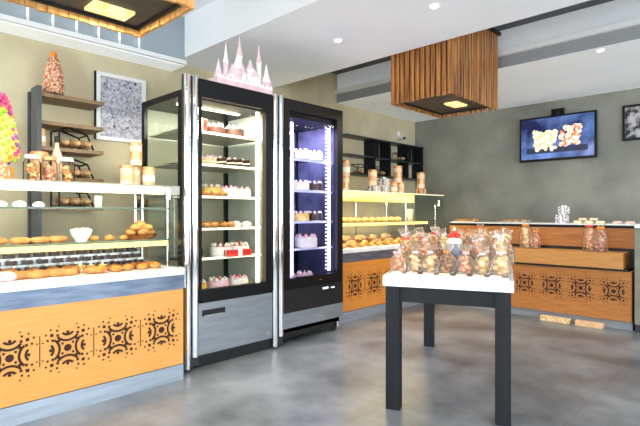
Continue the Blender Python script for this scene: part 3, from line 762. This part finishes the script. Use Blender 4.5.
row('yellow_tart', 9, (-3.82, 4.1, 1.093), (-3.82, 5.4, 1.093), 'yellow tart', 'behind the buns on far case shelf', 'tart', sc=1.2)
row('loaf', 6, (-3.74, 4.15, .803), (-3.74, 5.4, .803), 'crusty loaf', 'on the deck of far case', 'bread', rz=.3, sc=1.1)
row('croissant', 9, (-3.60, 4.08, .803), (-3.60, 5.4, .803), 'golden croissant', 'on the deck of far case', 'croissant', rz=1, sc=1.3)
row('dark_bun', 9, (-3.92, 4.1, .803), (-3.92, 5.6, .803), 'brown bun', 'at the back of far case deck', 'bun', sc=1.5)
row('loaf', 4, (-3.74, 4.3, .87), (-3.74, 5.1, .87), 'crusty loaf', 'piled on loaves in far case', 'bread', rz=.2, sc=1.0)
put('cup', (-3.70, 5.6, 1.094), 'pale green paper cup stack on the far case glass shelf', 'cup', sc=1.3)
# shelves on the wall beyond the far counter
o = thing('wall_shelf_unit', 'dark box wall shelves above the far glass case', 'shelves', (XW, 5.0, 0))
for z in (2.27, 2.0, 1.74): box((.001, 0, z), (.2, 1.95, z+.02)).build('shelf_board', DARKG, o)
for (y, z, zz) in ((.62, 1.76, 2.27), (1.0, 1.76, 2.27), (1.48, 1.76, 2.27), (1.9, 1.76, 2.27)):
    box((.001, y, z), (.2, y+.03, zz)).build('divider', CHAR, o)
for (y0_, y1_) in ((.66, .98), (1.52, 1.88)): box((.001, y0_, 2.02), (.01, y1_, 2.27)).build('back_panel', CHAR, o)
for k in range(3): put('rack', (-4.4, 5.35+.52*k, 1.76 if k < 2 else 2.02), 'black wire bread rack on the far wall shelves'+ordw(k, 3), 'bread rack', 'racks on the far wall shelves', sc=.8)
for k in range(3): put('loaf', (-4.4, 5.35+.52*k, 1.775 if k < 2 else 2.035), 'dark loaf in the rack on far wall shelves'+ordw(k, 3), 'bread', 'loaves on the far wall shelves', rz=1.5, sc=.8)
o = thing('security_camera', 'small white security camera on the wall near the corner', 'security camera', (XW, 6.5, 2.42))
box((.0,-.03,-.03), (.02,.03,.1)).build('bracket', WHITE, o); MB().tube((.02,0,0), (.16,-.06,-.03), .035, seg=14).build('camera_body', WHITE, o); MB().tube((.16,-.06,-.03), (.17,-.065,-.033), .025).build('lens', BLACKP, o)

# ================================================================== BACK COUNTER
o = thing('back_counter', 'stepped oak wood counter with dark cutout front along the back wall', 'counter', (-3.3, 5.68, 0))
W = 2.18
box((.0, .02, .09), (W, 1.0, .60)).build('cabinet_body', WOODB, o)
for k, xx in enumerate((-3.12, -2.81, -2.5, -2.19, -1.89, -1.59, -1.28)):
    mb = MB(); motif(mb, xx+3.3, .39, .19, 'x', .0185); mb.build('cutout_panel', CUT, o)
box((.0, .06, .0), (W, 1.0, .09)).build('plinth', mat('grey_plinth', '#8c9095', rough=.5), o)
box((.0, -.02, .625), (W-.07, .3, .785), .003).build('lower_ledge', mat('ledge_oak', '#b9803f', '#c89150', rough=.5, scale=5, stretch=(1,1,14)), o)
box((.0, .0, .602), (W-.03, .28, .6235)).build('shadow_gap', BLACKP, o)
box((.0, .3, .60), (W, .99, .82)).build('step_base', BLACKP, o)
box((.0, .29, .82), (W+.02, 1.0, 1.035), .002).build('upper_fascia', WOODB, o)
box((.0, .285, 1.035), (W+.02, 1.02, 1.065)).build('dark_edge', BLACK, o)
box((.0, .30, 1.065), (W+.02, 1.02, 1.08)).build('stone_top', MARBLE, o)
def slab(name, label, a, b, m, cat):
    r = box(a, b, .004).build(name, m); tag(r, label, cat); return r
for k, (x, w_, m, nm) in enumerate(((-1.98, .3, PALE, 'pale'), (-1.62, .26, KRAFT, 'brown'))):
    slab('cardboard_strip', f'{nm} flat cardboard piece on floor against the back counter', (x, 5.6, 0), (x+w_, 5.69, .05), m, 'cardboard')
# grey side counter at the right end
o = thing('side_counter', 'grey stone side counter at the right end of the back counter', 'counter', (-1.09, 5.66, 0))
GST = mat('grey_stone', '#77766b', '#8d8a7c', rough=.6, scale=5)
box((0, .02, .08), (1.6, 1.0, 1.05)).build('counter_body', GST, o); box((0, .05, 0), (1.6, 1.0, .08)).build('plinth', DARKG, o); box((0, 0, 1.05), (1.62, 1.02, 1.085), .004).build('stone_top', MARBLE, o)
BT = 1.08
for i, (x, t1, k, n, desc, cat) in enumerate(((-3.12, 'left', 'bun', 5, 'golden bun', 'bun'), (-2.48, 'middle', 'croissant', 4, 'golden croissant', 'croissant'))):
    put('tray', (x, 6.12, BT), f'silver serving tray on {t1} of back counter', 'tray', 'trays on the back counter')
    row(k, n, (x-.11, 6.08, BT+.005), (x+.11, 6.08, BT+.005), desc, f'front row, {t1} tray of back counter', cat, sc=.8)
    row(k, n, (x-.11, 6.16, BT+.005), (x+.11, 6.16, BT+.005), desc, f'back row, {t1} tray of back counter', cat, sc=.8)
put('box_spot', (-1.92, 6.15, BT), 'spotted white gift box on the back counter, lower of two', 'gift box', sc=1.05)
put('box_spot', (-1.9, 6.15, BT+.11), 'spotted white gift box on the back counter, upper of two', 'gift box', sc=.9)
row('packet_y', 3, (-1.73, 6.1, BT), (-1.5, 6.1, BT), 'yellow biscuit packet', 'on top of back counter', 'packet', sc=.9, jr=.15, jp=.0)
row('packet_o', 2, (-1.68, 6.1, BT+.034), (-1.56, 6.1, BT+.034), 'orange biscuit packet', 'piled on back counter', 'packet', sc=.9, jr=.15)
row('packet_w', 2, (-1.33, 6.1, BT), (-1.21, 6.1, BT), 'white biscuit packet', 'at right end of back counter', 'packet', sc=.9, jr=.15)
LZ = .785
for (x, k, s, lb) in ((-2.78, 'tall_bag', 1.25, 'tall pink sweet bag on the ledge of back counter, leftmost'), (-2.68, 'bag_cocoa', 1.2, 'cocoa sweet bag beside the leftmost tall bag on the ledge'),
        (-2.21, 'tall_bag_gold', 1.5, 'tall cream sweet bag with orange ribbon on back counter ledge'), (-2.10, 'tall_bag_red', 1.1, 'short red sweet bag beside the tall cream bag on ledge'),
        (-1.53, 'tall_bag', 1.5, 'tall pink sweet bag at the right end of the ledge'), (-1.42, 'tall_bag_red', 1.42, 'tall red sweet bag at the right end of the ledge')):
    put(k, (x, 5.80, LZ), lb, 'sweet bag', 'sweet bags on the back counter ledge', sc=s)

# ---- television
o = thing('television', 'black flat television on the back wall showing frosted cakes', 'television', (-2.23, 6.9, 2.22), rz=0)
o.scale = (.975, 1, 1)
box((-.5, 0, -.305), (.5, .05, .305), .006).build('casing', BLACK, o)
sc_ = box((-.475, -.003, -.275), (.475, .0, .28)).build('screen', mat('screen_blue', '#141c48', '#6f8ed0', rough=.2, scale=2.2, emit=.7, contrast=(.4,.72)), o)
mb = MB()
for i in range(60): mb.ball((random.uniform(-.3, -.0), -.004, random.uniform(-.14, .1)), (random.uniform(.02,.045), .001, random.uniform(.02,.045)), 8, 5)
tag(mb.build('pictured_cake', mat('screen_cream', '#c9b878', '#fffbe6', scale=22, emit=.8, contrast=(.4,.6)), sc_), 'cream and yellow cake pictured on the screen')
mb = MB()
for i in range(50): mb.ball((random.uniform(.05, .3), -.005, random.uniform(-.1, .13)), (random.uniform(.02,.045), .001, random.uniform(.02,.045)), 8, 5)
tag(mb.build('pictured_cake', mat('screen_orange', '#d86c3a', '#ffe9d4', scale=22, emit=.8, contrast=(.4,.6)), sc_), 'orange and white cake pictured on the screen')
box((-.4, -.0035, -.2), (.4, -.0031, -.12)).build('pictured_table', mat('screen_dark', '#2a3350', emit=.4), sc_)
mb = MB(); mb.box((-.08, .05, .1), (.08, .099, .4)); mb.tube((0, .06, .36), (.0, .06, .3), .03); mb.build('wall_bracket', BLACK, o)
# right picture
o = thing('framed_picture', 'black and white floral picture at the right edge of back wall', 'picture', (-1.13, YW, 2.32))
mb = MB(); w, h = .34, .22
for s in (-1, 1):
    mb.box((s*w, -.03, -h), (s*(w-.025), -.002, h)); mb.box((-w+.0251, -.03, s*h), (w-.0251, -.002, s*(h-.025)))
mb.build('frame', BLACK, o)
box((-w, -.012, -h), (w, -.002, h)).build('print', mat('print_bw', '#1f1f24', '#b9b7ba', rough=.5, scale=11, contrast=(.42,.58)), o)

# ================================================================== TABLE
TR = radians(23); TA = (-1.77, 2.383); TW, TL, TZ = .745, 1.6, .82
tb = thing('display_table', 'charcoal wooden table with thick white top in the middle of the floor', 'table', (TA[0], TA[1], 0), TR)
box((0, 0, .755), (TW, TL, TZ), .004).build('table_top', MARBLE, tb)
mb = MB(); mb.box((.03, .03, .66), (TW-.03, .055, .755)); mb.box((.03, TL-.055, .66), (TW-.03, TL-.03, .755)); mb.box((.03, .03, .66), (.055, TL-.03, .755)); mb.box((TW-.055, .03, .66), (TW-.03, TL-.03, .755))
mb.build('apron', CHAR, tb)
for (x, y) in ((.015, .015), (TW-.1, .015), (.015, TL-.1), (TW-.1, TL-.1)): box((x, y, 0), (x+.085, y+.085, .755), .003).build('leg', CHAR, tb)
def T(u, v, z=TZ): return (TA[0]+u*cos(TR)-v*sin(TR), TA[1]+u*sin(TR)+v*cos(TR), z)
def tput(k, u, v, z, lb, cat, group, rz=0, sc=1): return put(k, T(u, v, z), lb, cat, group, TR+rz, sc)
for i, (u, v, lb) in enumerate(((.19, .14, 'front left'), (.55, .14, 'front right'), (.19, .55, 'middle left'), (.55, .55, 'middle right'))):
    tput('tray', u, v, TZ, f'silver serving tray at the {lb} of the table', 'tray', 'trays on the table', sc=(1.1,1.15,1))
names = {'bag_beige': 'beige biscuit bag', 'bag_pink': 'pink biscuit bag', 'bag_lemon': 'lemon biscuit bag', 'bag_cocoa': 'cocoa biscuit bag', 'bag_cream': 'cream biscuit bag'}
kinds = list(names)
rows = [('front row', .13, 7, 0), ('second row', .28, 7, 0), ('third row', .44, 7, 0), ('fourth row', .6, 7, 0), ('fifth row', .78, 6, 0), ('sixth row', .98, 6, 0), ('back row', 1.2, 6, 0),
        ('front of upper layer', .22, 6, .105), ('middle of upper layer', .38, 6, .115), ('back of upper layer', .56, 6, .115), ('rear upper layer', .78, 6, .11)]
random.seed(21)
for nm, v, n, dz in rows:
    for i in range(n):
        k = random.choice(kinds) if not (nm == 'front row' and i in (1, 2)) else 'bag_cream'
        u = .07+(TW-.14)*i/(n-1)
        if v > .7: u = .07+(TW-.11)*i/(n-1)
        if dz: u = .11+(TW-.19)*i/(n-1)
        if v < .35 and .27 < u < .47 and (dz or nm == 'second row'): continue
        bg_ = tput(k, u, v+random.uniform(-.015,.015), TZ+.012+dz, f'{names[k]} in the {nm} on the table{ordw(i, n)}', 'biscuit bag', f'biscuit bags in the {nm} on the table', random.uniform(-2,2), random.uniform(1.0,1.2) if not dz else random.uniform(.8,1.05))
        if dz: bg_.rotation_euler = (random.uniform(-.35,.35), random.uniform(-.35,.35), random.uniform(-2,2))
        if not dz and v > .7: bg_.scale = (1.25, 1.25, 1.3)
for i in range(7):
    k = ['packet_w', 'packet_o', 'packet_p', 'packet_y'][i % 4]; d = {'packet_w': 'white', 'packet_o': 'orange', 'packet_p': 'pink', 'packet_y': 'yellow'}[k]
    tput(k, .08+.095*i, .035, TZ, f'{d} biscuit packet along the front edge of the table{ordw(i, 7)}', 'biscuit packet', 'packets along the table front', random.uniform(-.15,.15), .7)
for i in range(4):
    tput(['packet_p', 'packet_w'][i % 2], TW-.05, .3+.2*i, TZ, f'{["pink", "white"][i % 2]} biscuit packet on the right edge of the table{ordw(i, 4)}', 'biscuit packet', 'packets along the table right edge', pi/2, .85)
# lantern jar
o = thing('sweet_lantern', 'blue-grey glass lantern of sweets with red and white top on table', 'jar', T(.40, .25, TZ+.014), TR)
o.scale = (.95, .95, 1.12)
MB().lathe([(.05,0),(.055,.008),(.055,.15),(.05,.155)], seg=8).build('glass_body', mat('smoky_glass', '#70788c', '#9aa2b4', rough=.15, scale=14), o)
MB().lathe([(.052,.155),(.05,.17),(.035,.185),(.018,.19)], seg=16).build('white_collar', CREAM, o, smooth=True)
mb = MB()
for k in range(7): mb.ball((.03*cos(k*.9), .03*sin(k*.9), .2), (.014,.014,.012), 7, 5)
mb.ball((0,0,.215), .018, 8, 6); mb.build('red_sweets', RED, o, smooth=True)
MB().lathe([(.01,.225),(.012,.235),(.001,.25)], seg=10).build('finial', CREAM, o)
# leafy sprig at the back right
o = thing('leaf_sprig', 'dark green leafy sprig at the right edge of the table', 'sprig', T(TW-.04, 1.08, TZ), TR)
mb = MB()
for k in range(12):
    a = k*.9; d = Vector((cos(a), sin(a), .5+.3*sin(k)))*.07
    mb.path([(0,0,.01), d*.5+Vector((0,0,.03)), d+Vector((0,0,.01))], [.003, .014, .001], 5)
mb.build('leaves', GREEN, o)

# ================================================================== outside, light, camera
gm = mat('pavement', '#9a9a96', '#b0b0aa', rough=.9, scale=3)
g = MB(); g.box((-12, -16, -.3), (20, YF-.12, -.1)); g.box((XR+.12, YF-.12, -.3), (20, 16, -.1))
tag(g.build('pavement', gm), kind='structure')
w = bpy.data.worlds.new('sky'); S.world = w; w.use_nodes = True
bg = w.node_tree.nodes['Background']; bg.inputs['Color'].default_value = (.80, .90, 1, 1); bg.inputs['Strength'].default_value = 1.5
def area(name, loc, rot, sx, sy, e, col=(1,1,1)):
    l = bpy.data.lights.new(name, 'AREA'); l.shape = 'RECTANGLE'; l.size = sx; l.size_y = sy; l.energy = e; l.color = col
    o = bpy.data.objects.new(name, l); COL.objects.link(o); o.location = loc; o.rotation_euler = rot; return o
area('daylight_front', (-.5, YF-.3, 1.5), (radians(90), 0, 0), 7, 2.3, 300, (.93,.96,1))
area('daylight_right', (XR+.3, 2, 1.5), (radians(90), 0, radians(90)), 9, 2.3, 370, (.93,.96,1))
for (x, y, e) in ((-1.88, 3.17, 16), (-2.87, 3.2, 18), (-1.26, 5.3, 16), (-.5, 5.3, 8)):
    l = bpy.data.lights.new('spot_beam', 'SPOT'); l.energy = e*3; l.spot_size = radians(110); l.spot_blend = .8; l.shadow_soft_size = .06; l.color = (1, .96, .88)
    o = bpy.data.objects.new('spot_beam', l); COL.objects.link(o); o.location = (x, y, CZ-.03)
area('case_light_left', (-3.3, .9, 1.32), (0, 0, 0), .1, 1.9, 10, (1, .88, .7))
area('case_light_far', (-3.62, 4.9, 1.32), (0, 0, 0), .1, 1.9, 22, (1, .78, .42))
area('added_front_fill', (-.6, 0, 2.72), (0, 0, 0), 1.6, 2.6, 22, (.97, .98, 1))  # added fill without a fixture, lights the counters from the camera side
area('added_coffer_fill', (-3.3, .9, 2.95), (radians(180), 0, 0), .6, 1.2, 4, (.95, .97, 1))  # added upward fill without a fixture, brightens the lamp coffer
area('fridge_light_left', (-3.36, 2.3, 2.06), (0, radians(20), 0), .2, .5, 22, (1, .94, .8))
area('fridge_light_right', (-3.36, 3.25, 2.05), (0, radians(20), 0),   .2, .5, 30, (.75, .72, 1))

cd = bpy.data.cameras.new('camera'); cam = bpy.data.objects.new('camera', cd); COL.objects.link(cam); S.camera = cam
cam.location = (0, 0, H); cam.rotation_euler = (radians(90), 0, radians(44)); cd.sensor_width = 36; cd.lens = 482/640*36; cd.clip_start = .05
S.view_settings.view_transform = 'Standard'; S.view_settings.look = 'None'; S.view_settings.exposure = 0
